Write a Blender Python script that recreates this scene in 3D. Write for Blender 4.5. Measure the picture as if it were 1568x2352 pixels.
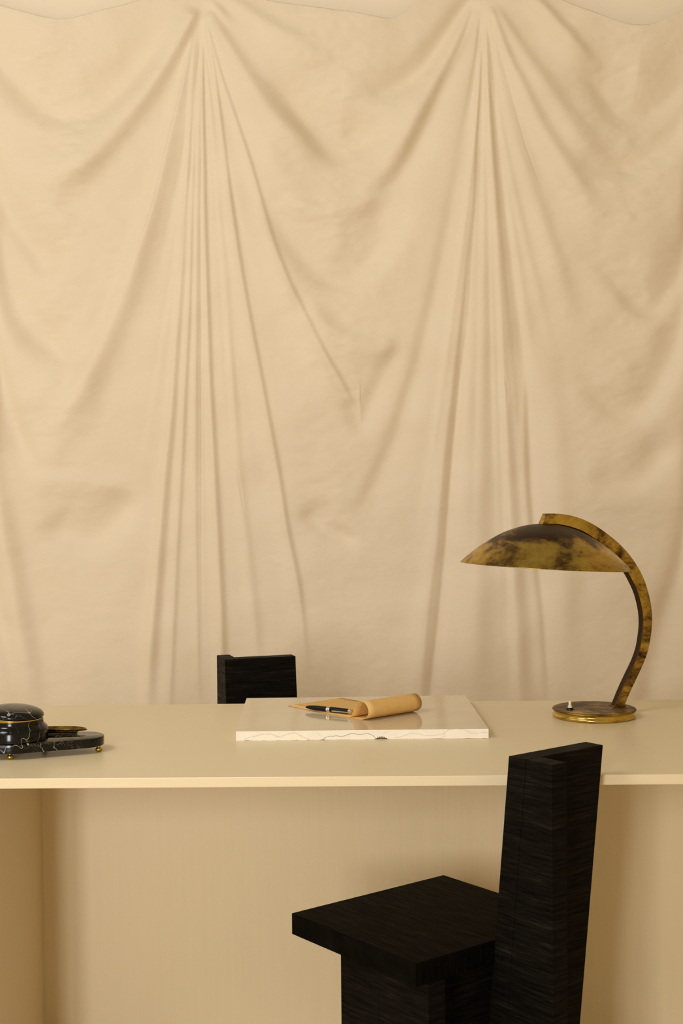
import bpy, bmesh, math, random
import numpy as np
from mathutils import Vector, Matrix
random.seed(4); rng = np.random.default_rng(7)
for o in list(bpy.data.objects): bpy.data.objects.remove(o, do_unlink=True)
S = bpy.context.scene
C = S.collection

# ------------------------------------------------------------------ camera
EYE = 1.285; FPX = 3150.0; PITCH = math.atan(76/3150); ROLL = 0.0087
cd = bpy.data.cameras.new('camera'); cam = bpy.data.objects.new('camera', cd); C.objects.link(cam)
CM = Matrix.Translation((0, 0, EYE)) @ Matrix.Rotation(math.pi/2-PITCH, 4, 'X') @ Matrix.Rotation(-ROLL, 4, 'Z')
cam.matrix_world = CM
cd.sensor_fit = 'VERTICAL'; cd.sensor_height = 36; cd.lens = FPX/2352*36
cd.clip_start = .05
S.camera = cam
CR = np.array([[CM[i][j] for j in range(3)] for i in range(3)])
def ray(px, py):
    return CM.to_3x3() @ Vector(((px-784)/FPX, -(py-1176)/FPX, -1))
def on_plane(px, py, p, n):
    d = ray(px, py); e = Vector((0, 0, EYE)); n = Vector(n)
    return e + d*((Vector(p)-e).dot(n)/d.dot(n))
def at_z(px, py, z): return on_plane(px, py, (0, 0, z), (0, 0, 1))

# ------------------------------------------------------------------ light
S.view_settings.view_transform = 'Standard'; S.view_settings.look = 'None'
S.view_settings.gamma = 1; S.view_settings.use_curve_mapping = False
S.view_settings.exposure = 0.0
w = bpy.data.worlds.new('world'); S.world = w; w.use_nodes = True
nt = w.node_tree; nt.nodes.clear()
wo = nt.nodes.new('ShaderNodeOutputWorld'); bg = nt.nodes.new('ShaderNodeBackground')
tc = nt.nodes.new('ShaderNodeTexCoord'); sx = nt.nodes.new('ShaderNodeSeparateXYZ'); rp = nt.nodes.new('ShaderNodeValToRGB')
mr = nt.nodes.new('ShaderNodeMapRange'); mr.inputs[1].default_value = -1; mr.inputs[2].default_value = 1
nt.links.new(tc.outputs['Generated'], sx.inputs[0]); nt.links.new(sx.outputs[2], mr.inputs[0])
nt.links.new(mr.outputs[0], rp.inputs[0]); nt.links.new(rp.outputs[0], bg.inputs[0]); nt.links.new(bg.outputs[0], wo.inputs[0])
rp.color_ramp.elements[0].position = .0; rp.color_ramp.elements[0].color = (.80, .64, .36, 1)
rp.color_ramp.elements[1].position = 1.; rp.color_ramp.elements[1].color = (.62, .52, .33, 1)
e = rp.color_ramp.elements.new(.5); e.color = (1.0, .84, .50, 1)
bg.inputs[1].default_value = 0.54
def area(name, loc, target, sx_, sy_, power, col):
    l = bpy.data.lights.new(name, 'AREA'); l.shape = 'RECTANGLE'; l.size = sx_; l.size_y = sy_; l.energy = power; l.color = col
    o = bpy.data.objects.new(name, l); C.objects.link(o); o.location = loc
    o.rotation_euler = (Vector(target)-Vector(loc)).to_track_quat('-Z', 'Y').to_euler(); return o
area('window_light', (-1.02, -2.0, 1.55), (.0, 3.3, 1.0), .30, 1.7, 51, (1, .985, 1.0))
area('window_light', (-1.42, -2.0, 1.55), (.0, 3.3, 1.0), .30, 1.7, 51, (1, .985, 1.0))
area('upper_window_light', (-2.1, .7, 3.3), (-.1, 3.2, 1.0), 1.0, 1.0, 50, (1, .98, 1.0))
area('side_window_light', (-2.6, 2.3, 2.5), (.4, 4.5, 1.9), 1.1, 1.4, 5, (1, .98, .96))

# ------------------------------------------------------------------ helpers
def link(name, me, mat=None, parent=None):
    o = bpy.data.objects.new(name, me); C.objects.link(o)
    if mat: me.materials.append(mat)
    if parent: o.parent = parent
    return o
def obj(name, bm, mat, parent=None, smooth=False, angle=None):
    bmesh.ops.recalc_face_normals(bm, faces=bm.faces)
    me = bpy.data.meshes.new(name); bm.to_mesh(me); bm.free()
    if smooth or angle:
        me.polygons.foreach_set('use_smooth', [True]*len(me.polygons))
        if angle: me.set_sharp_from_angle(angle=math.radians(angle))
    return link(name, me, mat, parent)
def thing(name, label, cat, loc=(0, 0, 0), rz=0, group=None):
    o = bpy.data.objects.new(name, None); C.objects.link(o); o.location = loc; o.rotation_euler = (0, 0, rz)
    o.empty_display_size = .1
    return tag(o, label, cat, group)
def tag(o, label, cat, group=None):
    o['label'] = label; o['category'] = cat
    if group: o['group'] = group
    return o
def hexa(bm, v8, bevel=0, seg=2):
    """v8: bottom four then top four, same order"""
    vs = [bm.verts.new(v) for v in v8]
    fs = [(0, 1, 2, 3), (7, 6, 5, 4), (0, 4, 5, 1), (1, 5, 6, 2), (2, 6, 7, 3), (3, 7, 4, 0)]
    ff = [bm.faces.new([vs[i] for i in f]) for f in fs]
    if bevel:
        es = list({e for f in ff for e in f.edges})
        bmesh.ops.bevel(bm, geom=es, offset=bevel, segments=seg, profile=.6, affect='EDGES')
def box(bm, x0, x1, y0, y1, z0, z1, bevel=0, seg=2):
    hexa(bm, [(x0, y0, z0), (x1, y0, z0), (x1, y1, z0), (x0, y1, z0), (x0, y0, z1), (x1, y0, z1), (x1, y1, z1), (x0, y1, z1)], bevel, seg)
def lathe(bm, prof, n=64, center=(0, 0, 0), M=None):
    rings = []
    for r, z in prof:
        if r < 1e-6: rings.append([bm.verts.new((0, 0, z))])
        else: rings.append([bm.verts.new((r*math.cos(2*math.pi*k/n), r*math.sin(2*math.pi*k/n), z)) for k in range(n)])
    for a, b in zip(rings, rings[1:]):
        for k in range(n):
            q = [a[k % len(a)], a[(k+1) % n % len(a)], b[(k+1) % n % len(b)], b[k % len(b)]]
            q2 = []
            for v in q:
                if v not in q2: q2.append(v)
            if len(q2) > 2: bm.faces.new(q2)
    vs = [v for r in rings for v in r]
    if M is not None: bmesh.ops.transform(bm, matrix=M, verts=vs)
    bmesh.ops.translate(bm, vec=center, verts=vs)
def crom(pts, n=8):
    p = [np.array(q, float) for q in pts]; p = [2*p[0]-p[1]]+p+[2*p[-1]-p[-2]]; out = []
    for i in range(1, len(p)-2):
        for k in range(n):
            t = k/n
            out.append(.5*((2*p[i])+(-p[i-1]+p[i+1])*t+(2*p[i-1]-5*p[i]+4*p[i+1]-p[i+2])*t*t+(-p[i-1]+3*p[i]-3*p[i+1]+p[i+2])*t**3))
    out.append(p[-2]); return out

# ------------------------------------------------------------------ materials
class Mat:
    def __init__(s, name, col=(.5, .5, .5), rough=.5, metal=0, spec=.5):
        s.m = bpy.data.materials.new(name); s.m.use_nodes = True; s.t = s.m.node_tree; s.n = s.t.nodes
        s.b = s.n['Principled BSDF']; s.b.inputs['Base Color'].default_value = (*col, 1)
        s.b.inputs['Roughness'].default_value = rough; s.b.inputs['Metallic'].default_value = metal
        s.b.inputs['Specular IOR Level'].default_value = spec
        s.tc = s.n.new('ShaderNodeTexCoord')
    def L(s, a, b): s.t.links.new(a, b)
    def noise(s, scale, vec=(1, 1, 1), detail=4, rough=.5, dist=0):
        mp = s.n.new('ShaderNodeMapping'); mp.inputs['Scale'].default_value = vec; s.L(s.tc.outputs['Object'], mp.inputs[0])
        n = s.n.new('ShaderNodeTexNoise'); n.inputs['Scale'].default_value = scale; n.inputs['Detail'].default_value = detail
        n.inputs['Roughness'].default_value = rough; n.inputs['Distortion'].default_value = dist
        s.L(mp.outputs[0], n.inputs['Vector']); return n.outputs['Fac']
    def ramp(s, src, stops):
        r = s.n.new('ShaderNodeValToRGB'); s.L(src, r.inputs[0]); el = r.color_ramp.elements
        while len(el) < len(stops): el.new(.5)
        for e, (p, c) in zip(el, stops):
            e.position = p; e.color = (*c, 1) if len(c) == 3 else c
        return r.outputs[0]
    def mix(s, f, a, b, mode='MIX'):
        m = s.n.new('ShaderNodeMix'); m.data_type = 'RGBA'; m.blend_type = mode
        for sock, v in ((m.inputs[0], f), (m.inputs[6], a), (m.inputs[7], b)):
            if isinstance(v, (int, float)): sock.default_value = v
            elif isinstance(v, tuple): sock.default_value = (*v, 1)
            else: s.L(v, sock)
        return m.outputs[2]
    def math(s, op, a, b=0.):
        m = s.n.new('ShaderNodeMath'); m.operation = op
        for sock, v in ((m.inputs[0], a), (m.inputs[1], b)):
            if isinstance(v, (int, float)): sock.default_value = v
            else: s.L(v, sock)
        return m.outputs[0]
    def color(s, src): s.L(src, s.b.inputs['Base Color'])
    def rough(s, src): s.L(src, s.b.inputs['Roughness'])
    def bump(s, src, strength=.3, dist=.001):
        b = s.n.new('ShaderNodeBump'); b.inputs['Strength'].default_value = strength; b.inputs['Distance'].default_value = dist
        s.L(src, b.inputs['Height']); s.L(b.outputs[0], s.b.inputs['Normal'])

m = Mat('cream_cloth', (.80, .68, .51), .62, spec=.25)
n1 = m.noise(3, (1, 1, 1), 5, .6, .6); n2 = m.noise(26, (1, 1, 1.6), 6, .62, .8)
m.color(m.ramp(n1, [(.3, (.79, .665, .495)), (.7, (.82, .70, .53))]))
m.bump(m.math('ADD', m.math('MULTIPLY', n1, 1.6), n2), .28, .005)
m.b.inputs['Sheen Weight'].default_value = .15
M_CLOTH = m.m
m = Mat('cream_wall_paint', (.89, .77, .59), .8, spec=.2); m.bump(m.noise(60), .1, .001); M_WALL = m.m
m = Mat('floor_board', (.42, .32, .20), .5); m.color(m.ramp(m.noise(4, (1, 9, 1), 5), [(.3, (.68, .53, .32)), (.7, (.76, .60, .38))])); M_FLOOR = m.m
def desk_mat(name, vec):
    m = Mat(name, (.75, .62, .40), .33, spec=.5)
    g = m.noise(9, vec, 6, .6, .3)
    m.color(m.ramp(g, [(.3, (.74, .612, .392)), (.7, (.76, .63, .408))]))
    m.rough(m.ramp(g, [(.3, (.30,)*3), (.7, (.38,)*3)])); m.bump(g, .12, .0006)
    return m.m
M_DESK = desk_mat('beige_lacquered_wood', (1, 14, 14)); M_DESKV = desk_mat('beige_lacquered_panel', (16, 16, .7))
def black_wood(name, vec, k=1.):
    m = Mat(name, (.005, .004, .003), .5, spec=.04)
    g = m.noise(14, vec, 7, .65, .2)
    m.color(m.ramp(g, [(.35, (.0012*k, .001*k, .0007*k)), (.58, (.0042*k, .0034*k, .0024*k)), (.78, (.0135*k, .011*k, .008*k))]))
    m.rough(m.ramp(g, [(.3, (.65,)*3), (.8, (.42,)*3)])); m.bump(g, .5, .0012)
    return m.m
M_BW_H = black_wood('black_stained_wood', (1, 1, 16), 1.8); M_BW_S = black_wood('black_stained_seat_wood', (16, 1, 1), .75)  # uprights toned lighter, seat darker, colours offsetting the light from above
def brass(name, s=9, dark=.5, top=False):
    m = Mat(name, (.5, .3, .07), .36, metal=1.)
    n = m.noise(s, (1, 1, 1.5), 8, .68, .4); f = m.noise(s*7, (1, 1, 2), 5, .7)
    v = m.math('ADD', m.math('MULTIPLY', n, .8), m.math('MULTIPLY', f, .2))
    if top:  # patina and dark ceiling reflection painted together into the crown
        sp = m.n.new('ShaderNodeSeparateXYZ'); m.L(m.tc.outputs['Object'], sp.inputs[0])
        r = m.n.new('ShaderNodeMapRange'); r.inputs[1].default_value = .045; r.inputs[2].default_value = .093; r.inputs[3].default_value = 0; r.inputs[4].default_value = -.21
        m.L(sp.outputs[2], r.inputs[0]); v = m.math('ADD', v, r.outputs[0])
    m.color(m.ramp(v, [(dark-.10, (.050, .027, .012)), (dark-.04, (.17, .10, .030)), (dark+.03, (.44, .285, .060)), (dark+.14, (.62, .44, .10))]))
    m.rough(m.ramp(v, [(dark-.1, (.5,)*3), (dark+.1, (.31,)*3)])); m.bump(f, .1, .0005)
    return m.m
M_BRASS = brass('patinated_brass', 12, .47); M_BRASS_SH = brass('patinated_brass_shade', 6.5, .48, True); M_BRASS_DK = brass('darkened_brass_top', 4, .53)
M_BRASS_RIM = brass('polished_brass_rim', 22, .38); M_BRASS_RIM.node_tree.nodes['Principled BSDF'].inputs['Roughness'].links and M_BRASS_RIM.node_tree.links.remove(M_BRASS_RIM.node_tree.nodes['Principled BSDF'].inputs['Roughness'].links[0]); M_BRASS_RIM.node_tree.nodes['Principled BSDF'].inputs['Roughness'].default_value = .2
M_BRASS_EDGE = brass('dark_reflection_brass_edge', 12, .72)
m = Mat('cream_plastic', (.75, .66, .48), .35); M_CREAMP = m.m
m = Mat('black_plastic', (.0035, .0028, .002), .26, spec=.3); M_BLACKP = m.m
m = Mat('silver_metal', (.72, .66, .55), .2, metal=1); M_SILVER = m.m
m = Mat('kraft_paper', (.66, .42, .17), .65, spec=.25)
n = m.noise(40, (1, 1, 1), 6, .6); m.color(m.ramp(n, [(.3, (.70, .42, .14)), (.7, (.76, .48, .17))])); m.bump(n, .1, .0006); M_KRAFT = m.m
# dark marble
m = Mat('black_marble', (.008, .008, .008), .16, spec=.32)
def veins(m, scale, lo, hi, dist=1.2, d=4):
    n = m.noise(scale, (1, 1, 1), d, .55, dist)
    return m.ramp(m.math('ABSOLUTE', m.math('SUBTRACT', n, .5)), [(0, (hi,)*3), (lo, (0, 0, 0))])
v = m.mix(1., m.mix(1., veins(m, 8, .0022, .8, .5, 3), m.ramp(m.noise(9.3), [(.48, (.05,)*3), (.56, (1,)*3)]), 'MULTIPLY'), m.mix(1., veins(m, 34, .006, .22, .6, 3), m.ramp(m.noise(14), [(.5, (0,)*3), (.62, (1,)*3)]), 'MULTIPLY'), 'ADD')
m.color(m.mix(v, (.0035, .003, .0025), (.55, .50, .40))); m.rough(m.ramp(v, [(0, (.14,)*3), (1, (.4,)*3)]))
M_MARBLE = m.m
m = Mat('script_engraving', (.20, .19, .16), .6); M_SCRIPT = m.m
# cream stone
m = Mat('cream_stone', (.72, .60, .42), .12, spec=.5)
big = m.noise(5, (1, 1, 1), 6, .6, .5)
base = m.ramp(big, [(.3, (.66, .54, .36)), (.7, (.73, .61, .43))])
vv = m.mix(1., veins(m, 7, .004, .75, 2.2, 8), m.ramp(m.noise(3.5), [(.48, (0,)*3), (.6, (1,)*3)]), 'MULTIPLY')
base = m.mix(vv, base, (.36, .27, .14))
at = m.n.new('ShaderNodeAttribute'); at.attribute_name = 'crack'
fr = m.n.new('ShaderNodeAttribute'); fr.attribute_name = 'raw'
raw = m.ramp(m.noise(60, (1, 1, 1), 6, .6), [(.3, (.84, .76, .61)), (.7, (.89, .82, .68))])
base = m.mix(fr.outputs['Fac'], base, raw); base = m.mix(at.outputs['Fac'], base, (.10, .075, .035))
m.color(base); m.rough(m.math('ADD', .10, m.math('MULTIPLY', fr.outputs['Fac'], .6))); m.bump(m.math('MULTIPLY', m.noise(160), fr.outputs['Fac']), .4, .0012)
M_STONE = m.m

# ------------------------------------------------------------------ the room
def struct(name, bm, mat):
    o = obj(name, bm, mat); o['kind'] = 'structure'; return o
bm = bmesh.new(); box(bm, -3.2, 3.2, -2.4, 4.75, -.05, 0); struct('floor', bm, M_FLOOR)
bm = bmesh.new(); box(bm, -3.2, 3.2, 4.588, 4.70, 0, 3.4); struct('wall_back', bm, M_WALL)
bm = bmesh.new(); box(bm, 1.95, 2.05, -2.4, 4.588, 0, 3.4); struct('bounce_wall_right', bm, Mat('tan_bounce_paint', (.54, .43, .25), .8, spec=.2).m)  # unseen wall added to darken and warm the cloth's right side

# ------------------------------------------------------------------ the draped cloth
YF = 4.52
hemx = [-420, -300, -182, -90, 0, 70, 140, 220, 320, 400, 465, 530, 600, 700, 800, 900, 960, 1030, 1112, 1200, 1270, 1350, 1470, 1568, 1660, 1760, 1990]
hemy = [-60, -70, -75, -30, 10, 32, 46, 28, 0, -40, -60, -40, -4, 14, 29, 43, 0, -50, -70, -40, -10, 25, 60, 24, -30, -70, -60]
us = np.unique(np.concatenate([np.arange(-420, -11, 6), np.arange(-6, 1574, 1.6), np.arange(1578, 1990, 6)]))
NV = 620
tt = np.linspace(0, 1, NV)**1.0
U, T = np.meshgrid(us, tt); hc = np.array(crom(list(zip(hemx, hemy)), 6)); H0 = np.interp(us, hc[:, 0], hc[:, 1])[None, :]
V = H0+(2005-H0)*T
h = np.zeros_like(U); HB = np.zeros_like(U)
def fold(pts, k, wl, wr, taper=(.12, .25), sym=False):
    """ridge (k>0) or valley (k<0) along pts; wl/wr = (start, end) half widths left and right of the way down, px"""
    P = np.array(crom(pts, 6)); seg = P[1:]-P[:-1]; ln = np.hypot(seg[:, 0], seg[:, 1]); cum = np.concatenate([[0], np.cumsum(ln)]); tot = cum[-1]
    wm = max(*wl, *wr)*2.4
    x0, x1, y0, y1 = P[:, 0].min()-wm, P[:, 0].max()+wm, P[:, 1].min()-wm, P[:, 1].max()+wm
    mk = (U > x0) & (U < x1) & (V > y0) & (V < y1); u = U[mk]; v = V[mk]
    best = np.full(u.shape, 1e9); sg = np.zeros_like(u); tp = np.zeros_like(u)
    for i in range(len(seg)):
        dx = u-P[i, 0]; dy = v-P[i, 1]; s = np.clip((dx*seg[i, 0]+dy*seg[i, 1])/ln[i]**2, 0, 1)
        ex = dx-s*seg[i, 0]; ey = dy-s*seg[i, 1]; d = np.hypot(ex, ey); b = d < best
        best[b] = d[b]; sg[b] = np.sign(dx[b]*seg[i, 1]-dy[b]*seg[i, 0])   # + = viewer's right when going down
        tp[b] = (cum[i]+s[b]*ln[i])/tot
    L_ = wl[0]+(wl[1]-wl[0])*tp; R_ = wr[0]+(wr[1]-wr[0])*tp
    wd = np.where(sg > 0, R_, L_)
    sm = lambda q: q*q*(3-2*q)
    win = sm(np.clip(tp/max(taper[0], 1e-3), 0, 1))*sm(np.clip((1-tp)/max(taper[1], 1e-3), 0, 1))
    (HB if max(*wl, *wr) >= 34 else h)[mk] += k*np.minimum(L_, R_)*win*np.exp(-(best/wd)**2)
def pocket(cx, cy, rx, ry, k, rot=0):
    c, s = math.cos(rot), math.sin(rot); x = (U-cx)*c+(V-cy)*s; y = -(U-cx)*s+(V-cy)*c
    r = (x/rx)**2+(y/ry)**2; global h
    h = h+k*min(rx, ry)*np.exp(-r)
K = .95
# --- left swag (centre about x=140) and its off-frame gather
fold([(455, 15), (405, 110), (345, 205), (270, 300), (200, 372), (120, 412), (30, 425)], .85*K, (24, 75), (13, 32), (.05, .3))
fold([(-182, -20), (-60, 90), (0, 150), (90, 245), (150, 262), (210, 257), (290, 190), (350, 110), (400, 50)], -.55*K, (30, 30), (90, 60), (.2, .2))
fold([(-150, 200), (-60, 360), (0, 462), (50, 535), (95, 600), (125, 655)], -.8*K, (16, 30), (50, 60), (.3, .12))
fold([(-160, 250), (-60, 450), (0, 590), (25, 688), (70, 760), (130, 806), (190, 832)], -.75*K, (20, 36), (60, 70), (.3, .15))
fold([(-170, 300), (-70, 640), (0, 880), (30, 985), (60, 1035), (110, 1045)], -.8*K, (30, 40), (18, 28), (.2, .12))
fold([(-170, 300), (-100, 800), (0, 1180), (40, 1400), (78, 1615), (100, 1720)], .75*K, (20, 34), (16, 26), (.1, .2))
fold([(-175, 300), (-140, 900), (-60, 1300), (10, 1560), (50, 1740)], .6*K, (20, 30), (16, 22), (.1, .2))
fold([(160, 830), (195, 840), (240, 760), (300, 640)], -.25*K, (50, 40), (30, 26), (.3, .3))
fold([(50, 1105), (100, 1102), (160, 1100), (240, 1112), (300, 1118)], .6*K, (40, 30), (14, 12), (.2, .2))
fold([(90, 1190), (130, 1222), (200, 1240), (270, 1190), (310, 1120)], -.6*K, (26, 26), (60, 60), (.2, .2))
fold([(70, 880), (130, 940), (120, 1030), (80, 1090)], .2*K, (40, 40), (40, 40))
# --- left gather pleats
fold([(447, 75), (430, 140), (400, 260), (367, 400), (330, 540), (288, 670), (235, 790), (170, 930), (115, 1030)], .95*K, (5, 28), (9, 42), (.05, .2))
fold([(452, 60), (441, 190), (427, 430), (414, 640), (402, 800), (393, 950), (380, 1080), (362, 1300), (345, 1500), (335, 1720)], .95*K, (4, 17), (5, 17), (.05, .15))
fold([(456, 60), (447, 250), (440, 480), (434, 700), (424, 900), (414, 1100), (402, 1320), (388, 1620), (380, 1750)], .7*K, (4, 22), (3, 9), (.05, .15))
fold([(458, 60), (455, 300), (452, 560), (450, 800), (449, 1100), (452, 1400), (458, 1700)], .55*K, (5, 14), (3.5, 6), (.05, .15))
fold([(463, 60), (466, 260), (469, 480), (474, 680), (480, 860), (490, 1050), (500, 1250), (508, 1450), (510, 1700)], 1.05*K, (4, 18), (3.5, 12), (.05, .15))
fold([(466, 60), (480, 250), (497, 450), (516, 640), (530, 850), (545, 1080), (565, 1250), (585, 1450), (600, 1700)], .42*K, (6, 22), (5, 16), (.05, .15))
fold([(468, 45), (492, 170), (512, 330), (531, 480), (552, 620), (575, 750), (594, 850), (618, 980), (638, 1090), (658, 1220), (682, 1340), (697, 1470), (705, 1600)], 1.0*K, (7, 30), (4.5, 10), (.05, .2))
fold([(470, 40), (505, 170), (540, 275), (573, 375), (596, 455), (624, 550), (658, 640), (694, 715), (742, 810), (790, 895), (822, 965)], .95*K, (7, 30), (5, 9), (.05, .12))
fold([(600, 560), (640, 650), (690, 760), (740, 860), (790, 950)], .35*K, (26, 30), (14, 20), (.3, .2))
fold([(475, 20), (505, 75), (550, 150), (590, 215), (640, 280), (700, 330), (770, 362)], .6*K, (22, 50), (12, 34), (.05, .25))
fold([(470, 25), (520, 160), (570, 260), (620, 350), (680, 430), (760, 480)], .28*K, (12, 40), (8, 30), (.1, .3))
pocket(503, 25, 34, 11, .75*K, math.radians(46))
fold([(485, -30), (560, 20), (640, 75), (700, 110), (780, 150)], .35*K, (14, 34), (12, 26), (.1, .3))
# --- middle swag
fold([(1120, -40), (1062, 20), (1005, 105), (955, 165), (890, 205), (800, 235)], -.75*K, (14, 45), (14, 32), (.05, .3))
fold([(1105, -20), (1082, 50), (1050, 120), (1012, 180), (975, 245), (935, 320), (890, 395), (830, 440)], .42*K, (14, 36), (8, 30), (.05, .25))
fold([(1098, -10), (1080, 45), (1058, 105), (1025, 175), (985, 260), (945, 345), (905, 410), (862, 480), (830, 540)], -.85*K, (8, 24), (14, 45), (.05, .25))
fold([(600, 140), (690, 260), (730, 315), (772, 350), (830, 320), (900, 250)], -.75*K, (28, 28), (75, 75), (.3, .25))
fold([(580, 400), (650, 520), (710, 605), (770, 642), (830, 610), (900, 520), (950, 420)], -.6*K, (28, 30), (85, 80), (.25, .25))
fold([(640, 450), (720, 480), (800, 478), (880, 450), (930, 430)], .5*K, (26, 26), (18, 18), (.2, .2))
fold([(700, 690), (760, 762), (830, 790), (915, 785)], .7*K, (40, 40), (18, 14), (.2, .12))
fold([(795, 905), (812, 945), (830, 975), (850, 925), (880, 860), (918, 790)], -.4*K, (22, 26), (24, 24), (.15, .15))
fold([(690, 1165), (740, 1210), (790, 1235), (818, 1222)], -.7*K, (18, 18), (40, 30), (.2, .15))
fold([(700, 1130), (770, 1140), (850, 1120)], .2*K, (30, 30), (16, 16), (.3, .3))
# --- right gather pleats
fold([(1106, 20), (1096, 120), (1080, 215), (1066, 290), (1050, 390), (1033, 480), (1013, 580), (997, 660), (977, 750), (952, 850), (930, 920), (903, 1000), (866, 1090), (825, 1170), (790, 1235)], -.75*K, (5, 13), (10, 42), (.05, .15))
fold([(1107, 70), (1101, 160), (1092, 300), (1083, 450), (1070, 580), (1058, 700), (1046, 800), (1034, 900), (1022, 1000), (1010, 1120), (998, 1260), (980, 1400), (962, 1600), (955, 1740)], .6*K, (5, 30), (5, 14), (.05, .15))
fold([(1109, 80), (1104, 200), (1099, 300), (1093, 450), (1085, 580), (1078, 700), (1068, 800), (1055, 900), (1045, 1000), (1035, 1110), (1025, 1250), (1010, 1400), (990, 1590), (980, 1740)], -.75*K, (4, 11), (7, 24), (.05, .15))
fold([(1112, 120), (1112, 300), (1110, 480), (1104, 700), (1098, 900), (1090, 1200), (1090, 1500), (1090, 1740)], .35*K, (8, 46), (6, 40), (.05, .2))
fold([(1112, 20), (1118, 150), (1124, 300), (1135, 480), (1148, 680), (1158, 880), (1170, 1150), (1184, 1400), (1195, 1620), (1200, 1750)], .75*K, (5, 16), (6, 24), (.05, .15))
fold([(1116, 15), (1129, 120), (1142, 280), (1160, 450), (1183, 650), (1204, 850), (1216, 1000), (1226, 1200), (1245, 1400), (1262, 1740)], -.42*K, (5, 24), (5, 16), (.05, .2))
fold([(1118, 20), (1142, 140), (1176, 280), (1200, 365), (1230, 460), (1265, 570), (1300, 680), (1330, 800)], .55*K, (6, 34), (5, 22), (.05, .3))
fold([(1120, 10), (1160, 120), (1200, 210), (1245, 300), (1300, 390), (1350, 470), (1400, 560)], .8*K, (8, 40), (8, 32), (.05, .35))
fold([(1123, 0), (1180, 90), (1230, 170), (1290, 260), (1340, 330), (1400, 380), (1470, 400)], .5*K, (12, 50), (10, 40), (.1, .3))
fold([(1125, -30), (1220, 0), (1290, 75), (1350, 140), (1420, 190)], .75*K, (16, 40), (10, 26), (.1, .3))
fold([(1205, 820), (1203, 1000), (1212, 1200), (1234, 1400), (1250, 1640)], .5*K, (8, 16), (7, 12), (.2, .15))
fold([(1230, 700), (1270, 1000), (1290, 1300), (1300, 1620)], .25*K, (30, 40), (30, 30), (.3, .2))
# --- right swag
fold([(1300, 60), (1350, 140), (1400, 220), (1450, 265), (1510, 240), (1568, 180), (1640, 100)], -.6*K, (34, 34), (75, 75), (.3, .2))
fold([(1320, 300), (1370, 372), (1440, 382), (1510, 350), (1568, 290), (1660, 160), (1740, 20)], -.75*K, (26, 22), (60, 44), (.2, .1))
fold([(1320, 520), (1380, 600), (1440, 670), (1490, 715), (1525, 680), (1568, 610), (1650, 420), (1740, 100)], -.75*K, (22, 22), (60, 44), (.25, .1))
fold([(1340, 800), (1368, 905), (1440, 945), (1500, 905), (1568, 760), (1650, 500), (1745, 120)], -.75*K, (24, 22), (60, 44), (.2, .1))
fold([(1340, 1095), (1400, 1108), (1480, 1095), (1560, 980)], -.6*K, (22, 22), (50, 50), (.25, .3))
fold([(1752, 100), (1700, 500), (1640, 900), (1580, 1250), (1520, 1460), (1490, 1640), (1480, 1760)], -.55*K, (14, 34), (20, 50), (.1, .15))
fold([(1756, 100), (1730, 500), (1690, 1000), (1650, 1400), (1620, 1700)], .7*K, (14, 40), (10, 24), (.1, .15))
# the soft wide folds are eased so that no hard line runs through the middle of a swag
def blur(A, sy, sx):
    for ax_, sg_ in ((0, sy), (1, sx)):
        r_ = int(3*sg_); kk = np.exp(-.5*(np.arange(-r_, r_+1)/sg_)**2); kk /= kk.sum()
        P_ = np.pad(A, [(r_, r_) if i == ax_ else (0, 0) for i in (0, 1)], 'edge'); O_ = np.zeros_like(A); n_ = A.shape[ax_]
        for i, w_ in enumerate(kk): O_ += w_*(P_[i:i+n_] if ax_ == 0 else P_[:, i:i+n_])
        A = O_
    return A
mixk = np.clip((V-60)/260, 0, 1)
HB *= 1.3
h += HB*(1-mixk)+blur(HB, 2.6, 6)*mixk
# --- sharp creases and the seam
for pts in ([(463, 60), (462, 300), (461, 560), (461, 840), (462, 1100), (463, 1365), (467, 1480), (471, 1650)],
            [(437, 105), (415, 205), (384, 335), (348, 485), (299, 625), (250, 745), (206, 850)],
            [(446, 110), (433, 300), (418, 560), (402, 740), (389, 880), (380, 980)],
            [(1107, 70), (1099, 130), (1085, 205), (1070, 290)], [(1122, 40), (1130, 110), (1140, 180), (1160, 260)],
            [(1150, 130), (1190, 280), (1215, 360), (1250, 450)], [(545, 1075), (550, 1110), (560, 1180)], [(1158, 865), (1164, 900), (1162, 935)]):
    fold(pts, -.55, (1.6, 1.8), (2.6, 3.2), (.08, .3))
for G_, sgn in ((465, -1), (465, 1), (1112, -1), (1112, 1)):     # many faint pleats fanning out from each gather
    for i in range(7):
        e_ = sgn*(18+i*26+rng.uniform(-8, 8)); y1_ = rng.uniform(700, 1500) if i > 2 else rng.uniform(1300, 1640)
        pts = [(G_+e_*f_, 50+(y1_-50)*f_**(.80 if i > 3 else 1)) for f_ in (.03, .2, .45, .7, 1)]
        fold(pts, rng.choice([-1, 1])*rng.uniform(.14, .30), (4, rng.uniform(10, 18)), (4, rng.uniform(8, 18)), (.1, .45))
# --- broad billows of the swags
for cx in (-505, 141, 789, 1436, 1900):
    for cy, k in ((60, .10), (330, -.05), (520, .05), (900, .04)):
        pocket(cx, cy, 170, 90, k)
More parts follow.
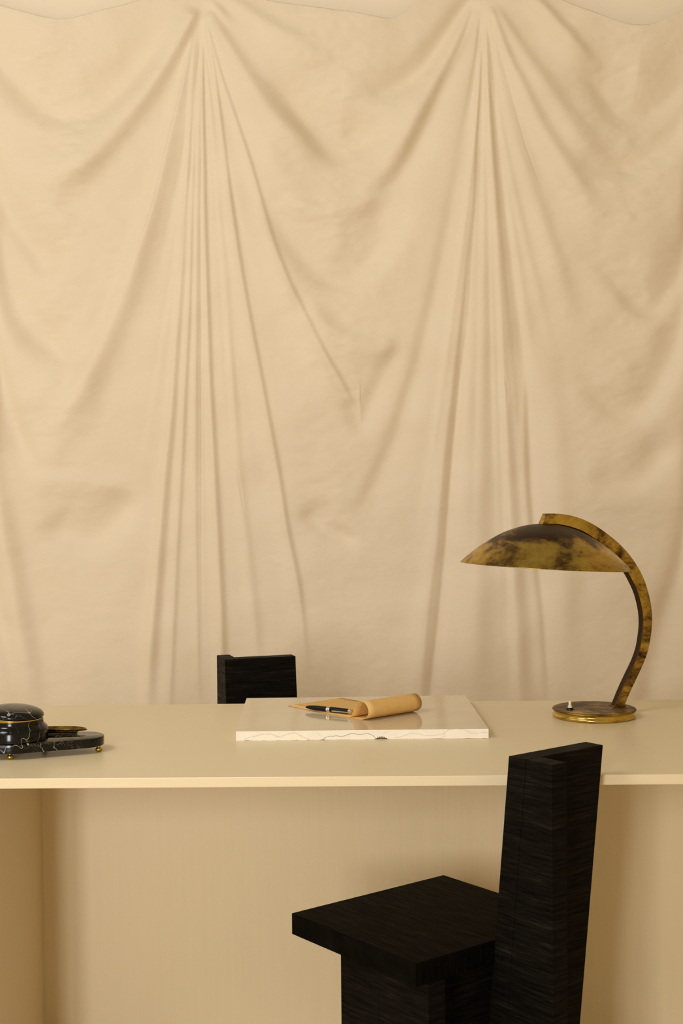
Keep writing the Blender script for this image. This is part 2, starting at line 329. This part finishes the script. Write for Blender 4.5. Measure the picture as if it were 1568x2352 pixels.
# small creases and crumples in the pockets of each swag
def vnoise(sc, seed, ax=1., ay=1.):
    r = np.random.default_rng(seed); G = r.standard_normal((90, 90)); G[:, 88:] = G[:, :2]; G[88:] = G[:2]
    x = (U*ax/sc+40) % 88; y = (V*ay/sc+40) % 88; xi = x.astype(int); yi = y.astype(int); fx = x-xi; fy = y-yi
    fx = fx*fx*(3-2*fx); fy = fy*fy*(3-2*fy)
    return (G[yi, xi]*(1-fx)+G[yi, xi+1]*fx)*(1-fy)+(G[yi+1, xi]*(1-fx)+G[yi+1, xi+1]*fx)*fy
sag = np.clip(1-np.minimum.reduce([np.abs(U-c) for c in (-505, 141, 789, 1436, 2080)])/200, 0, 1)
h += vnoise(95, 1)*2.2+vnoise(48, 2)*.7
h += (vnoise(30, 3, 1, 1.7)*.7+vnoise(17, 4, 1, 2.0)*.36)*(.25+sag)*np.clip(1.25-V/1500, .35, 1)
for i in range(46):                                            # short sharp wrinkles
    cx = (141, 789, 1436, 141)[i % 4]+rng.normal()*75; cy = rng.uniform(70, 1300); a = rng.uniform(-.45, .45); l = rng.uniform(25, 60)
    fold([(cx-l*math.cos(a), cy-l*math.sin(a)), (cx, cy+rng.normal()*4), (cx+l*math.cos(a), cy+l*math.sin(a))], rng.choice([-1, 1])*.16, (4, 4), (9, 9), (.4, .4))
# unproject the sheet onto its hanging plane
dx = (U-784)/FPX; dy = -(V-1176)/FPX
D = np.stack([dx, dy, -np.ones_like(dx)], -1) @ CR.T
s = YF/D[..., 1]; X = D[..., 0]*s; Z = EYE+D[..., 2]*s
Y = YF-h/697.0
co = np.stack([X, Y, np.maximum(Z, .012)], -1).reshape(-1, 3)
ny, nx = U.shape; idx = np.arange(ny*nx).reshape(ny, nx)
q = np.stack([idx[:-1, :-1], idx[1:, :-1], idx[1:, 1:], idx[:-1, 1:]], -1).reshape(-1, 4)
me = bpy.data.meshes.new('draped_cloth'); me.vertices.add(len(co)); me.vertices.foreach_set('co', co.ravel())
me.loops.add(q.size); me.loops.foreach_set('vertex_index', q.ravel().astype(np.int32))
me.polygons.add(len(q)); me.polygons.foreach_set('loop_start', np.arange(0, q.size, 4, dtype=np.int32))
me.polygons.foreach_set('use_smooth', np.ones(len(q), bool)); me.update(calc_edges=True); me.validate()
o = link('draped_cloth', me, M_CLOTH)
tag(o, 'large cream fabric backdrop gathered at two points and falling in soft swags', 'drape')
sol = o.modifiers.new('hem', 'SOLIDIFY'); sol.thickness = .0012; sol.offset = 0

# ------------------------------------------------------------------ desk
TZ = .75
desk = thing('desk', 'long beige lacquered desk with thin top and recessed front panel', 'desk', (0, 2.87, 0))
DY = 2.87
fl = at_z(0, 1788.5, TZ); frt = at_z(1568, 1778.2, TZ); bl = at_z(0, 1621.5, TZ); br = at_z(1568, 1606.3, TZ)
def ext(a, b, x): return a+(b-a)*((x-a.x)/(b.x-a.x))
XL, XR = -1.45, 1.35
c4 = [ext(fl, frt, XL), ext(fl, frt, XR), ext(bl, br, XR), ext(bl, br, XL)]
bm = bmesh.new(); hexa(bm, [(p.x, p.y-DY, TZ-.0185) for p in c4]+[(p.x, p.y-DY, TZ) for p in c4], .0012, 2)
obj('desktop', bm, M_DESK, desk)
PY = 2.985
p0 = on_plane(96, 1815, (0, PY, 0), (0, 1, 0))
bm = bmesh.new(); box(bm, p0.x, XR-.15, PY-DY, PY+.02-DY, .0, TZ-.0185); obj('front_panel', bm, M_DESKV, desk)
for x in (p0.x-.02, XR-.15):
    bm = bmesh.new(); box(bm, x, x+.02, 2.475-DY, 3.20-DY, 0, TZ-.0185, .0008, 1); obj('side_panel', bm, M_DESKV, desk)

# ------------------------------------------------------------------ black chairs
CS = .955; B = EYE-EYE/CS      # overall size of the two chairs
def make_chair(name, label, origin, rz, mirror):
    t = thing(name, label, 'chair', (origin[0]*CS, origin[1]*CS, 0), rz, 'black sculptural wooden chairs')
    W, Dp = .396, .361
    mx = (lambda x: W-x) if mirror else (lambda x: x)
    fy = lambda z: -.0375*(z-.45)/.34
    bm = bmesh.new(); box(bm, 0, W, 0, Dp, .409, .45, .0018); obj('seat', bm, M_BW_S, t)
    T, th = .79, .0424
    bm = bmesh.new(); a, b = sorted((mx(.190), mx(.393)))
    hexa(bm, [(a, fy(B)-th, B), (b, fy(B)-th, B), (b, fy(B), B), (a, fy(B), B), (a, fy(T)-th, T), (b, fy(T)-th, T), (b, fy(T), T), (a, fy(T), T)], .0015)
    obj('backrest', bm, M_BW_H, t)
    bm = bmesh.new(); a, b = sorted((mx(.1905), mx(.2275))); yo = -.1405; g = .0004
    hexa(bm, [(a, yo, B), (b, yo, B), (b, fy(B)-th-g, B), (a, fy(B)-th-g, B), (a, yo, T), (b, yo, T), (b, fy(T)-th-g, T), (a, fy(T)-th-g, T)], .0015)
    obj('back_fin', bm, M_BW_H, t)
    a, b = sorted((mx(.029), mx(.069)))
    bm = bmesh.new(); box(bm, a, b, .137, .246, B, .4085, .0012); obj('leg', bm, M_BW_H, t)
    bm = bmesh.new(); box(bm, a, b, .001, .1365, B, .4085, .0012); obj('leg', bm, M_BW_H, t)
    a, b = sorted((mx(.0695), mx(.36)))
    bm = bmesh.new(); box(bm, a, b, .060, .090, B, .4085, .0012); obj('rear_panel', bm, M_BW_H, t)
    a, b = sorted((mx(.0695), mx(.36)))
    bm = bmesh.new(); box(bm, a, b, .206, .246, B, .4085, .0012); obj('cross_panel', bm, M_BW_H, t)
    for o_ in t.children:
        for v in o_.data.vertices: v.co = (v.co.x*CS, v.co.y*CS, max(0, EYE-(EYE-v.co.z)*CS))
    return t
make_chair('dining_chair', 'black wooden chair in front of the desk with seat and tall notched back in view', (.121, 2.339), math.atan2(.62, .785), False)
u2 = Vector((-.953, -.302)); v2 = Vector((.302, -.953))
o2 = Vector((-.3255, 3.769))-u2*.206+v2*.0375
make_chair('dining_chair', 'black wooden chair behind the desk, only the top of its back showing', o2, math.atan2(u2.y, u2.x), True)

# ------------------------------------------------------------------ brass lamp
LC = Vector((.5597, 3.05, TZ)); ang = math.radians(20)
uu = Vector((math.cos(ang), math.sin(ang), 0)); nn = Vector((math.sin(ang), -math.cos(ang), 0))
lamp = thing('desk_lamp', 'patinated brass desk lamp with wide domed shade on a curved arm', 'lamp', LC)
R = .0925
bm = bmesh.new(); lathe(bm, [(0, 0), (R-.004, 0), (R-.001, .0012), (R, .004), (R-.0004, .0065), (R-.0025, .0085), (R-.0035, .011), (R-.0028, .0135), (R-.001, .0155)], 96)
obj('base_rim', bm, M_BRASS_RIM, lamp, angle=60)
bm = bmesh.new(); lathe(bm, [(R-.001, .0155), (R+.0002, .0170), (R-.0006, .0188), (R-.003, .0198), (R-.006, .0200), (0, .0200)], 96)
obj('base_plate', bm, M_BRASS_DK, lamp, angle=60)
# arm: outline of the near face, set on the lamp's own upright plane
cr3 = lambda x, y: (1030+x/3.0745, 1150+y/3.0745)
outer = [(692, 92), (770, 92), (850, 102), (930, 124), (1000, 155), (1070, 196), (1130, 240), (1195, 293), (1250, 348), (1300, 410), (1345, 480), (1375, 540), (1402, 610), (1425, 700), (1437, 780), (1439, 860), (1430, 960), (1410, 1060), (1378, 1150), (1335, 1245), (1285, 1350), (1244, 1446)]
inner = [(662, 168), (745, 168), (815, 178), (885, 196), (950, 222), (1010, 258), (1065, 297), (1118, 342), (1170, 392), (1215, 445), (1262, 510), (1295, 570), (1328, 640), (1352, 720), (1366, 795), (1370, 870), (1362, 960), (1345, 1050), (1315, 1135), (1272, 1225), (1223, 1330), (1172, 1450)]
TH = .019
pf = LC+nn*(TH/2)
bm = bmesh.new(); ro = []
for (ox, oy), (ix, iy) in zip(outer, inner):
    a = on_plane(*cr3(ox, oy), pf, nn)-LC; b = on_plane(*cr3(ix, iy), pf, nn)-LC
    ro.append((a, b))
ro[-1] = (Vector((ro[-1][0].x, ro[-1][0].y, .0203)), Vector((ro[-1][1].x, ro[-1][1].y, .0203)))
def smooth_pts(L, n=3): return [Vector(p) for p in crom([tuple(q) for q in L], n)]
A_ = smooth_pts([r[0] for r in ro]); B_ = smooth_pts([r[1] for r in ro])
rings = []
bv = .0018
for a, b in zip(A_, B_):
    d = (b-a).normalized(); k = -nn*TH
    rings.append([bm.verts.new(v) for v in (a+d*bv, b-d*bv, b-nn*bv, b+k+nn*bv, b+k-d*bv, a+k+d*bv, a+k+nn*bv, a-nn*bv)])
for r1, r2 in zip(rings, rings[1:]):
    for i in range(8): bm.faces.new([r1[i], r1[(i+1) % 8], r2[(i+1) % 8], r2[i]])
bm.faces.new(rings[0]); bm.faces.new(rings[-1])
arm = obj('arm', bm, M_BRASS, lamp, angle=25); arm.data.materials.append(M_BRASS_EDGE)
for f_ in arm.data.polygons:                                     # dark room reflection painted onto the narrow inner side
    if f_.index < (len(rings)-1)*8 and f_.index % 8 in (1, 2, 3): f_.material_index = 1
foot = (ro[-1][0]+ro[-1][1])/2-nn*(TH/2)
bm = bmesh.new()
fw = (ro[-1][0]-ro[-1][1]).length/2
Mf = Matrix((( uu.x, -nn.x, 0, foot.x), (uu.y, -nn.y, 0, foot.y), (0, 0, 1, .0201), (0, 0, 0, 1)))
vb = [(-fw-.004, -TH/2-.002), (fw+.003, -TH/2-.002), (fw+.003, TH/2+.002), (-fw-.004, TH/2+.002)]
hexa(bm, [(x, y, 0) for x, y in vb]+[(x*.92, y*.92, .0022) for x, y in vb], .0006, 1); bmesh.ops.transform(bm, matrix=Mf, verts=bm.verts)
obj('arm_foot', bm, M_BRASS_DK, lamp)
# shade
sc = LC+uu*(-.1199); zc = 1.090
tilt = math.radians(3.6)
Ms = Matrix.Translation((sc.x-LC.x, sc.y-LC.y, zc-TZ)) @ Matrix.Rotation(ang, 4, 'Z') @ Matrix.Rotation(tilt, 4, 'Y')
SR = .1865
rs = [0, 15, 30, 45, 60, 76, 93, 109, 125, 142, 158, 170, 180, 188, 193, 195]; hs = [97, 96.5, 94.8, 92, 88, 82.5, 75.5, 67.3, 57.4, 46.2, 34.2, 23.8, 14.8, 7.2, 2.0, 0]
prof = [(r*SR/195, hh*SR/195) for r, hh in zip(rs, hs)]
pp = [tuple(q) for q in crom(prof, 3)]; pp[0] = (0, pp[0][1])
inn = [(r*.985, hh-.0016) for r, hh in pp[::-1]]; inn[-1] = (0, inn[-1][1])
bm = bmesh.new(); lathe(bm, [(max(r, 0), z) for r, z in pp]+[(SR+.0006, -.0008), (SR-.0008, -.0012)]+inn[1:], 128)
sh = obj('lamp_shade', bm, M_BRASS_SH, lamp, smooth=True); sh.matrix_local = Ms
bm = bmesh.new(); lathe(bm, [(0, .088), (.018, .088), (.018, .050), (.015, .048), (0, .048)], 32)
so = obj('bulb_socket', bm, M_BRASS_DK, lamp, angle=40); so.matrix_local = Ms
m = Mat('frosted_bulb_glass', (.8, .76, .68), .3); bm = bmesh.new(); lathe(bm, [(0, .002), (.012, .004), (.021, .012), (.024, .022), (.021, .033), (.013, .043), (.012, .0475), (0, .0475)], 32)
bu = obj('bulb', bm, m.m, lamp, smooth=True); bu.matrix_local = Ms
# push-button switch
sp = at_z(1308.5, 1629.5, TZ+.02)-LC
bm = bmesh.new(); lathe(bm, [(0, 0), (.0082, 0), (.0082, .0015), (.0062, .0045), (0, .0045)], 32, (sp.x, sp.y, .0201)); sw = obj('switch_collar', bm, M_BLACKP, lamp, angle=40)
bm = bmesh.new(); lathe(bm, [(0, .0045), (.0052, .0045), (.0050, .0075), (.0032, .0085), (.0032, .0175), (.0027, .0185), (0, .0185)], 32, (sp.x, sp.y, .0201)); obj('switch', bm, M_CREAMP, lamp, angle=40)['label'] = 'cream push switch'

# ------------------------------------------------------------------ stone slab
SZ = TZ+.0195
a = at_z(541.8, 1680, SZ); b = at_z(1121.5, 1673.8, SZ); c = at_z(1068, 1597, SZ); d = at_z(566, 1603.6, SZ)
n_x, n_z = 900, 30
bm = bmesh.new(); crack = bm.verts.layers.float.new('crack'); rawl = bm.verts.layers.float.new('raw')
cr2 = lambda x, y: ((x-165)/1338, (y-455)/52)   # along the face, 0 top .. 1 bottom
cracks = [([(205, 505), (225, 490), (262, 485), (300, 474), (345, 470), (375, 482), (402, 490), (430, 475), (470, 466), (500, 476), (520, 492), (548, 500)], .55),
          ([(625, 503), (650, 488), (700, 487), (728, 490), (750, 482), (775, 473), (815, 479), (862, 473), (885, 482), (902, 499)], 1.),
          ([(1010, 502), (1050, 490), (1090, 475), (1130, 478), (1165, 488), (1215, 491), (1262, 480), (1300, 455)], .45),
          ([(1285, 462), (1330, 452), (1385, 462), (1410, 478), (1450, 480), (1495, 476)], .5), ([(240, 510), (262, 492), (258, 475)], .3),
          ([(590, 463), (608, 480), (640, 500)], .25), ([(935, 476), (960, 470), (985, 456)], .25), ([(1262, 500), (1270, 480), (1266, 456)], .4)]
chips = [(935, .036, 14, 1.), (625, .02, 3.2, .5), (548, .012, 2.5, .4), (225, .02, 3, .3), (1240, .03, 2.5, .25), (1395, .03, 2, .2)]
lines = []
for pts, st in cracks:
    q = [np.array(cr2(*p)) for p in pts]; fine = []
    for p1, p2 in zip(q, q[1:]):
        for k in range(5): fine.append(p1+(p2-p1)*k/5+rng.normal(size=2)*np.array([.0006, .028]))
    lines.append((np.array(fine+[q[-1]]), st))
LEN = (b-a).length; HT = .0195
G = {}
tn = (b-a).normalized(); fn = Vector((tn.y, -tn.x, 0))
xs = np.linspace(0, 1, n_x); nz1 = rng.normal(size=n_x); nz1 = np.convolve(nz1, np.ones(9)/9, 'same')
for i, x in enumerate(xs):
    raise_ = abs(nz1[i])*.0008
    for (cxp, wdt, hh, st) in chips:
        t_ = abs(x-cr2(cxp, 0)[0])/wdt*1.3
        if t_ < 1: raise_ = max(raise_, (1-t_**2)*hh/52*HT*(.85+.25*math.sin(x*900)))
    for j in range(n_z+1):
        y = j/n_z; z = SZ-y*HT; dep = 0; cv = 0
        if y > .5: z = max(z, SZ-HT+raise_*(y-.5)*2) if j == n_z else z
        G[i, j] = [x, y, z, dep, cv, raise_]
PX = np.array([[G[i, j][0]*LEN, G[i, j][1]*HT] for i in range(n_x) for j in range(n_z+1)])
cval = np.zeros(len(PX))
for P, st in lines:
    Q = P*np.array([LEN, HT])
    for p1, p2 in zip(Q, Q[1:]):
        mk = (PX[:, 0] > min(p1[0], p2[0])-.002) & (PX[:, 0] < max(p1[0], p2[0])+.002)
        dd = PX[mk]-p1; sv = p2-p1; t_ = np.clip(dd@sv/(sv@sv), 0, 1); dist = np.linalg.norm(dd-t_[:, None]*sv, axis=1)
        cval[mk] = np.maximum(cval[mk], st*np.exp(-(dist/.00042)**2))
cval = cval.reshape(n_x, n_z+1)
vg = {}
for i in range(n_x):
    for j in range(n_z+1):
        x, y, z, dep, cv, rs_ = G[i, j]
        inchip = 1 if (1-y)*HT < rs_*1.15 and rs_ > .0012 else 0
        off = -.0006*cval[i, j]-.006*inchip*(1-(1-y)*HT/max(rs_*1.15, 1e-5))
        if j == 0: off -= .0006
        p = a+(b-a)*x+fn*(off); v = bm.verts.new((p.x, p.y, z))
        v[crack] = min(1, cval[i, j]*.9+(.75 if inchip else 0)); v[rawl] = 1
        vg[i, j] = v
for i in range(n_x-1):
    for j in range(n_z): bm.faces.new([vg[i, j], vg[i, j+1], vg[i+1, j+1], vg[i+1, j]])
zb = SZ-HT+.0003
def V3(p, z): return bm.verts.new((p.x, p.y, z))
tc_, td_ = V3(c, SZ), V3(d, SZ); bc_, bd_ = V3(c, zb), V3(d, zb)
ta_, tb_ = V3(a-fn*.0012, SZ), V3(b-fn*.0012, SZ)
top = [ta_, tb_, tc_, td_]; bm.faces.new(top)
trow = [vg[i, 0] for i in range(n_x)]
def tri(vs):
    try: bm.faces.new(vs)
    except ValueError: pass
r2 = [bm.verts.new((v.co.x-fn.x*.0012, v.co.y-fn.y*.0012, SZ)) for v in trow]
for v in r2: v[rawl] = .6
for i in range(n_x-1): tri([trow[i], trow[i+1], r2[i+1], r2[i]])
tri([vg[0, j] for j in range(n_z+1)]+[bd_, td_, ta_]); tri([vg[n_x-1, j] for j in range(n_z+1)]+[bc_, tc_, tb_]); tri([bc_, bd_, td_, tc_])
tri([vg[i, n_z] for i in range(n_x)]+[bc_, bd_])
slab = obj('stone_slab', bm, M_STONE)
tag(slab, 'cream veined stone slab with cracked, chipped front edge lying on the desk', 'stone slab')

# ------------------------------------------------------------------ rolled kraft paper
pA = at_z(661.8, 1622, SZ); pB = at_z(775.5, 1603.2, SZ); pD = at_z(832.9, 1654.8, SZ)
e2 = (pD-pA).normalized(); e1 = Vector((-e2.y, e2.x, 0)); WID = (pB-pA).length; LD = (pD-pA).length
prof = [(0, .0007), (.06, .0006), (.12, .0005), (.18, .0005), (.215, .0005), (.235, .0006), (LD-.006, .0011), (LD+.006, .0042), (LD+.0155, .0115), (LD+.0185, .021), (LD+.0145, .0315), (LD+.005, .0385),
        (LD-.006, .0398), (LD-.0165, .035), (LD-.0245, .026), (LD-.030, .0165), (LD-.0345, .0085), (LD-.0385, .0032), (LD-.046, .0017), (LD-.07, .0015), (.10, .0014), (.05, .0015), (.004, .0014)]
pf2 = crom(prof, 6); bm = bmesh.new(); rows = []
for s_, z in pf2:
    p = pA+e2*s_; q = p+e1*WID; rows.append([bm.verts.new((p.x+(q.x-p.x)*k/8, p.y+(q.y-p.y)*k/8, SZ+z+.0002)) for k in range(9)])
for r1, r2_ in zip(rows, rows[1:]):
    for k in range(8): bm.faces.new([r1[k], r1[k+1], r2_[k+1], r2_[k]])
pap = obj('kraft_paper', bm, M_KRAFT, smooth=True); sm = pap.modifiers.new('thick', 'SOLIDIFY'); sm.thickness = .0006; sm.offset = 0
tag(pap, 'tan kraft paper sheet curled into a loop, lying on the stone slab', 'paper')

# ------------------------------------------------------------------ pen
PZ = SZ+.0023+.0066
t0 = at_z(699.0, 1624.6, PZ-.0012); t1 = at_z(808.5, 1634.8, PZ); ax = (t1-t0); PL = ax.length; ax.normalize()
pen = thing('ballpoint_pen', 'black pen with silver rings and clip resting on the kraft paper', 'pen', (t0.x, t0.y, PZ), math.atan2(ax.y, ax.x))
Ry = Matrix.Rotation(math.pi/2, 4, 'Y')
f = PL/.128
def pen_part(nm, pr, mat, par=pen, ang=30):
    bm = bmesh.new(); lathe(bm, [(r, x*f) for r, x in pr], 40, M=Ry); return obj(nm, bm, mat, par, angle=ang)
pen_part('tip', [(0, 0), (.0009, .0003), (.0014, .003), (.0021, .005), (.0021, .0052), (0, .0052)], M_SILVER)
pen_part('barrel', [(0, .0052), (.0024, .0052), (.0041, .013), (.0052, .024), (.0058, .038), (.006, .052), (.006, .062), (0, .062)], M_BLACKP)
pen_part('ring', [(0, .062), (.0063, .062), (.0064, .0635), (.006, .0642), (.0064, .065), (.0064, .068), (.006, .0687), (.0064, .0694), (.0063, .071), (0, .071)], M_SILVER)
pen_part('cap', [(0, .071), (.0062, .071), (.0062, .09), (.006, .105), (.0056, .1195), (0, .1195)], M_BLACKP)
pen_part('cap_end', [(0, .1195), (.0058, .1195), (.006, .122), (.0058, .126), (.0044, .128), (0, .1284)], M_SILVER)
bm = bmesh.new(); cs = []
for x, w_, o_ in [(.078, .0006, .0056), (.079, .0016, .0072), (.083, .0017, .0070), (.100, .0014, .0068), (.116, .0014, .0066), (.121, .0014, .0064), (.1225, .0012, .0050)]:
    dv = Vector((0, -math.cos(math.radians(12)), -math.sin(math.radians(12)))); sv = Vector((0, dv.z, -dv.y))
    cs.append([bm.verts.new(Vector((x*f, 0, 0))+dv*(o_+q1)+sv*(w_*q2)) for q1, q2 in ((0, -1), (.0010, -.6), (.0010, .6), (0, 1))])
for r1, r2_ in zip(cs, cs[1:]):
    for k in range(4): bm.faces.new([r1[k], r1[(k+1) % 4], r2_[(k+1) % 4], r2_[k]])
bm.faces.new(cs[0]); bm.faces.new(cs[-1]); obj('clip', bm, M_SILVER, pen, angle=50)

# ------------------------------------------------------------------ black marble inkwell set
IZ = TZ; c1 = Vector((-.645, 2.683)); r1_ = .0680; c2 = Vector((-.519, 2.709)); r2c = .044
ink = thing('desk_inkwell', 'black veined marble inkwell on an oval marble tray with brass feet', 'inkwell', (c1.x, c1.y, IZ))
pts = []
c0 = c1-(c2-c1)*.9
def hull(cs_):
    P = []
    for (c_, r_) in cs_:
        for k in range(180):
            an = 2*math.pi*k/180; P.append((c_.x+r_*math.cos(an), c_.y+r_*math.sin(an)))
    P = sorted(set(P)); 
    def half(Q):
        o_ = []
        for p in Q:
            while len(o_) > 1 and (o_[-1][0]-o_[-2][0])*(p[1]-o_[-2][1])-(o_[-1][1]-o_[-2][1])*(p[0]-o_[-2][0]) <= 0: o_.pop()
            o_.append(p)
        return o_
    return half(P)[:-1]+half(P[::-1])[:-1]
H_ = hull([(c0, r2c), (c1, r1_), (c2, r2c)])
b0, b1 = .0130, .0308
def slabpoly(bm, H_, levels):
    cx = sum(p[0] for p in H_)/len(H_); cy = sum(p[1] for p in H_)/len(H_); rr = []
    for z, ins in levels:
        row = []
        for i_, p in enumerate(H_):
            p0_, p1_ = H_[i_-1], H_[(i_+1) % len(H_)]; t_ = Vector((p1_[0]-p0_[0], p1_[1]-p0_[1])).normalized()
            row.append(bm.verts.new((p[0]-c1.x-t_.y*ins, p[1]-c1.y+t_.x*ins, z)))
        rr.append(row)
    for q1, q2 in zip(rr, rr[1:]):
        for i_ in range(len(q1)): bm.faces.new([q1[i_], q1[(i_+1) % len(q1)], q2[(i_+1) % len(q1)], q2[i_]])
    bm.faces.new(rr[0]); bm.faces.new(rr[-1])
bm = bmesh.new(); slabpoly(bm, H_, [(b0, .0012), (b0+.0005, .0003), (b0+.0015, 0), (b1-.0018, 0), (b1-.0006, .0004), (b1, .0015)])
obj('tray', bm, M_MARBLE, ink, angle=35)
for fx, fy_ in ((-.484, 2.700), (-.643, 2.633), (-.60, 2.742), (-.78, 2.66)):
    bm = bmesh.new(); lathe(bm, [(0, 0), (.004, .0004), (.0068, .003), (.0068, .006), (.0045, .0088), (.003, .0098), (.0045, .0112), (.0045, .01299), (0, .01299)], 24, (fx-c1.x, fy_-c1.y, 0))
    obj('foot', bm, M_BRASS, ink, smooth=True)['label'] = 'round brass foot'
bm = bmesh.new(); lathe(bm, [(0, b1), (.0625, b1), (.0642, b1+.0012), (.0642, b1+.0175), (.0632, b1+.0195), (.0640, b1+.021), (.0625, b1+.0245), (.0580, b1+.0285), (.0555, b1+.032), (.0553, b1+.0385), (.0545, b1+.0395), (.048, b1+.0395), (.048, b1+.037), (0, b1+.037)], 96)
obj('pot', bm, M_MARBLE, ink, angle=35)
bm = bmesh.new(); lathe(bm, [(.0485, b1+.0372), (.0530, b1+.0396), (.0530, b1+.0455), (.0485, b1+.0455)], 96)
obj('brass_collar', bm, M_BRASS_RIM, ink, angle=35)
bm = bmesh.new(); lathe(bm, [(0, 0), (.052, 0), (.0552, .001), (.0563, .0035), (.0560, .0065), (.0530, .0105), (.0470, .0140), (.0390, .0165), (.0290, .0182), (.0160, .0192), (0, .0196)], 96)
lid = obj('lid', bm, M_MARBLE, ink, smooth=True); lid.location = (0, 0, b1+.0452); lid.rotation_euler = (math.radians(2.0), math.radians(4.2), 0)
# scratched script on the tray
bm = bmesh.new()
sps = []
for k in range(90):
    t_ = k/89; px = 126+t_*66; py = 1691.2-1.6*math.sin(t_*math.pi)+1.7*math.sin(t_*34+math.sin(t_*9)*2)*(.5+.5*math.sin(t_*5+1)**2)-t_*1.0
    p = at_z(px, py, TZ+b1); sps.append(Vector((p.x-c1.x, p.y-c1.y, b1+.00015)))
for p, q in zip(sps, sps[1:]):
    t_ = (q-p).normalized(); n_ = Vector((-t_.y, t_.x, 0))*.0003
    vs = [bm.verts.new(v) for v in (p-n_, q-n_, q+n_, p+n_)]; bm.faces.new(vs)
obj('engraved_script', bm, M_SCRIPT, ink)
# brass pen rest lying behind the pot
tr = thing('pen_tray', 'narrow tarnished brass pen tray sticking out behind the marble inkwell', 'tray', (-.575, 2.742, TZ+b1))
bm = bmesh.new(); ns = 30; rows = []
for i in range(ns+1):
    t_ = -1+2*i/ns; x = t_*.061; wv = .0150*math.sqrt(max(0, 1-abs(t_)**3.2))+.0002; row = []
    for j in range(13):
        q_ = -1+2*j/12; row.append(bm.verts.new((x, q_*wv, .0036+.0062*(abs(q_)**2.2)*(wv/.015)+.0015*t_**4)))
    rows.append(row)
for q1, q2 in zip(rows, rows[1:]):
    for j in range(12): bm.faces.new([q1[j], q1[j+1], q2[j+1], q2[j]])
bo = obj('tray_bowl', bm, M_BRASS, tr, smooth=True); sm = bo.modifiers.new('t', 'SOLIDIFY'); sm.thickness = .0014; sm.offset = 0
bm = bmesh.new(); hexa(bm, [(-.04, -.006, 0.0001), (.04, -.006, 0.0001), (.04, .006, 0.0001), (-.04, .006, 0.0001), (-.045, -.008, .0035), (.045, -.008, .0035), (.045, .008, .0035), (-.045, .008, .0035)], .0006, 1); obj('tray_foot', bm, M_BRASS_DK, tr)
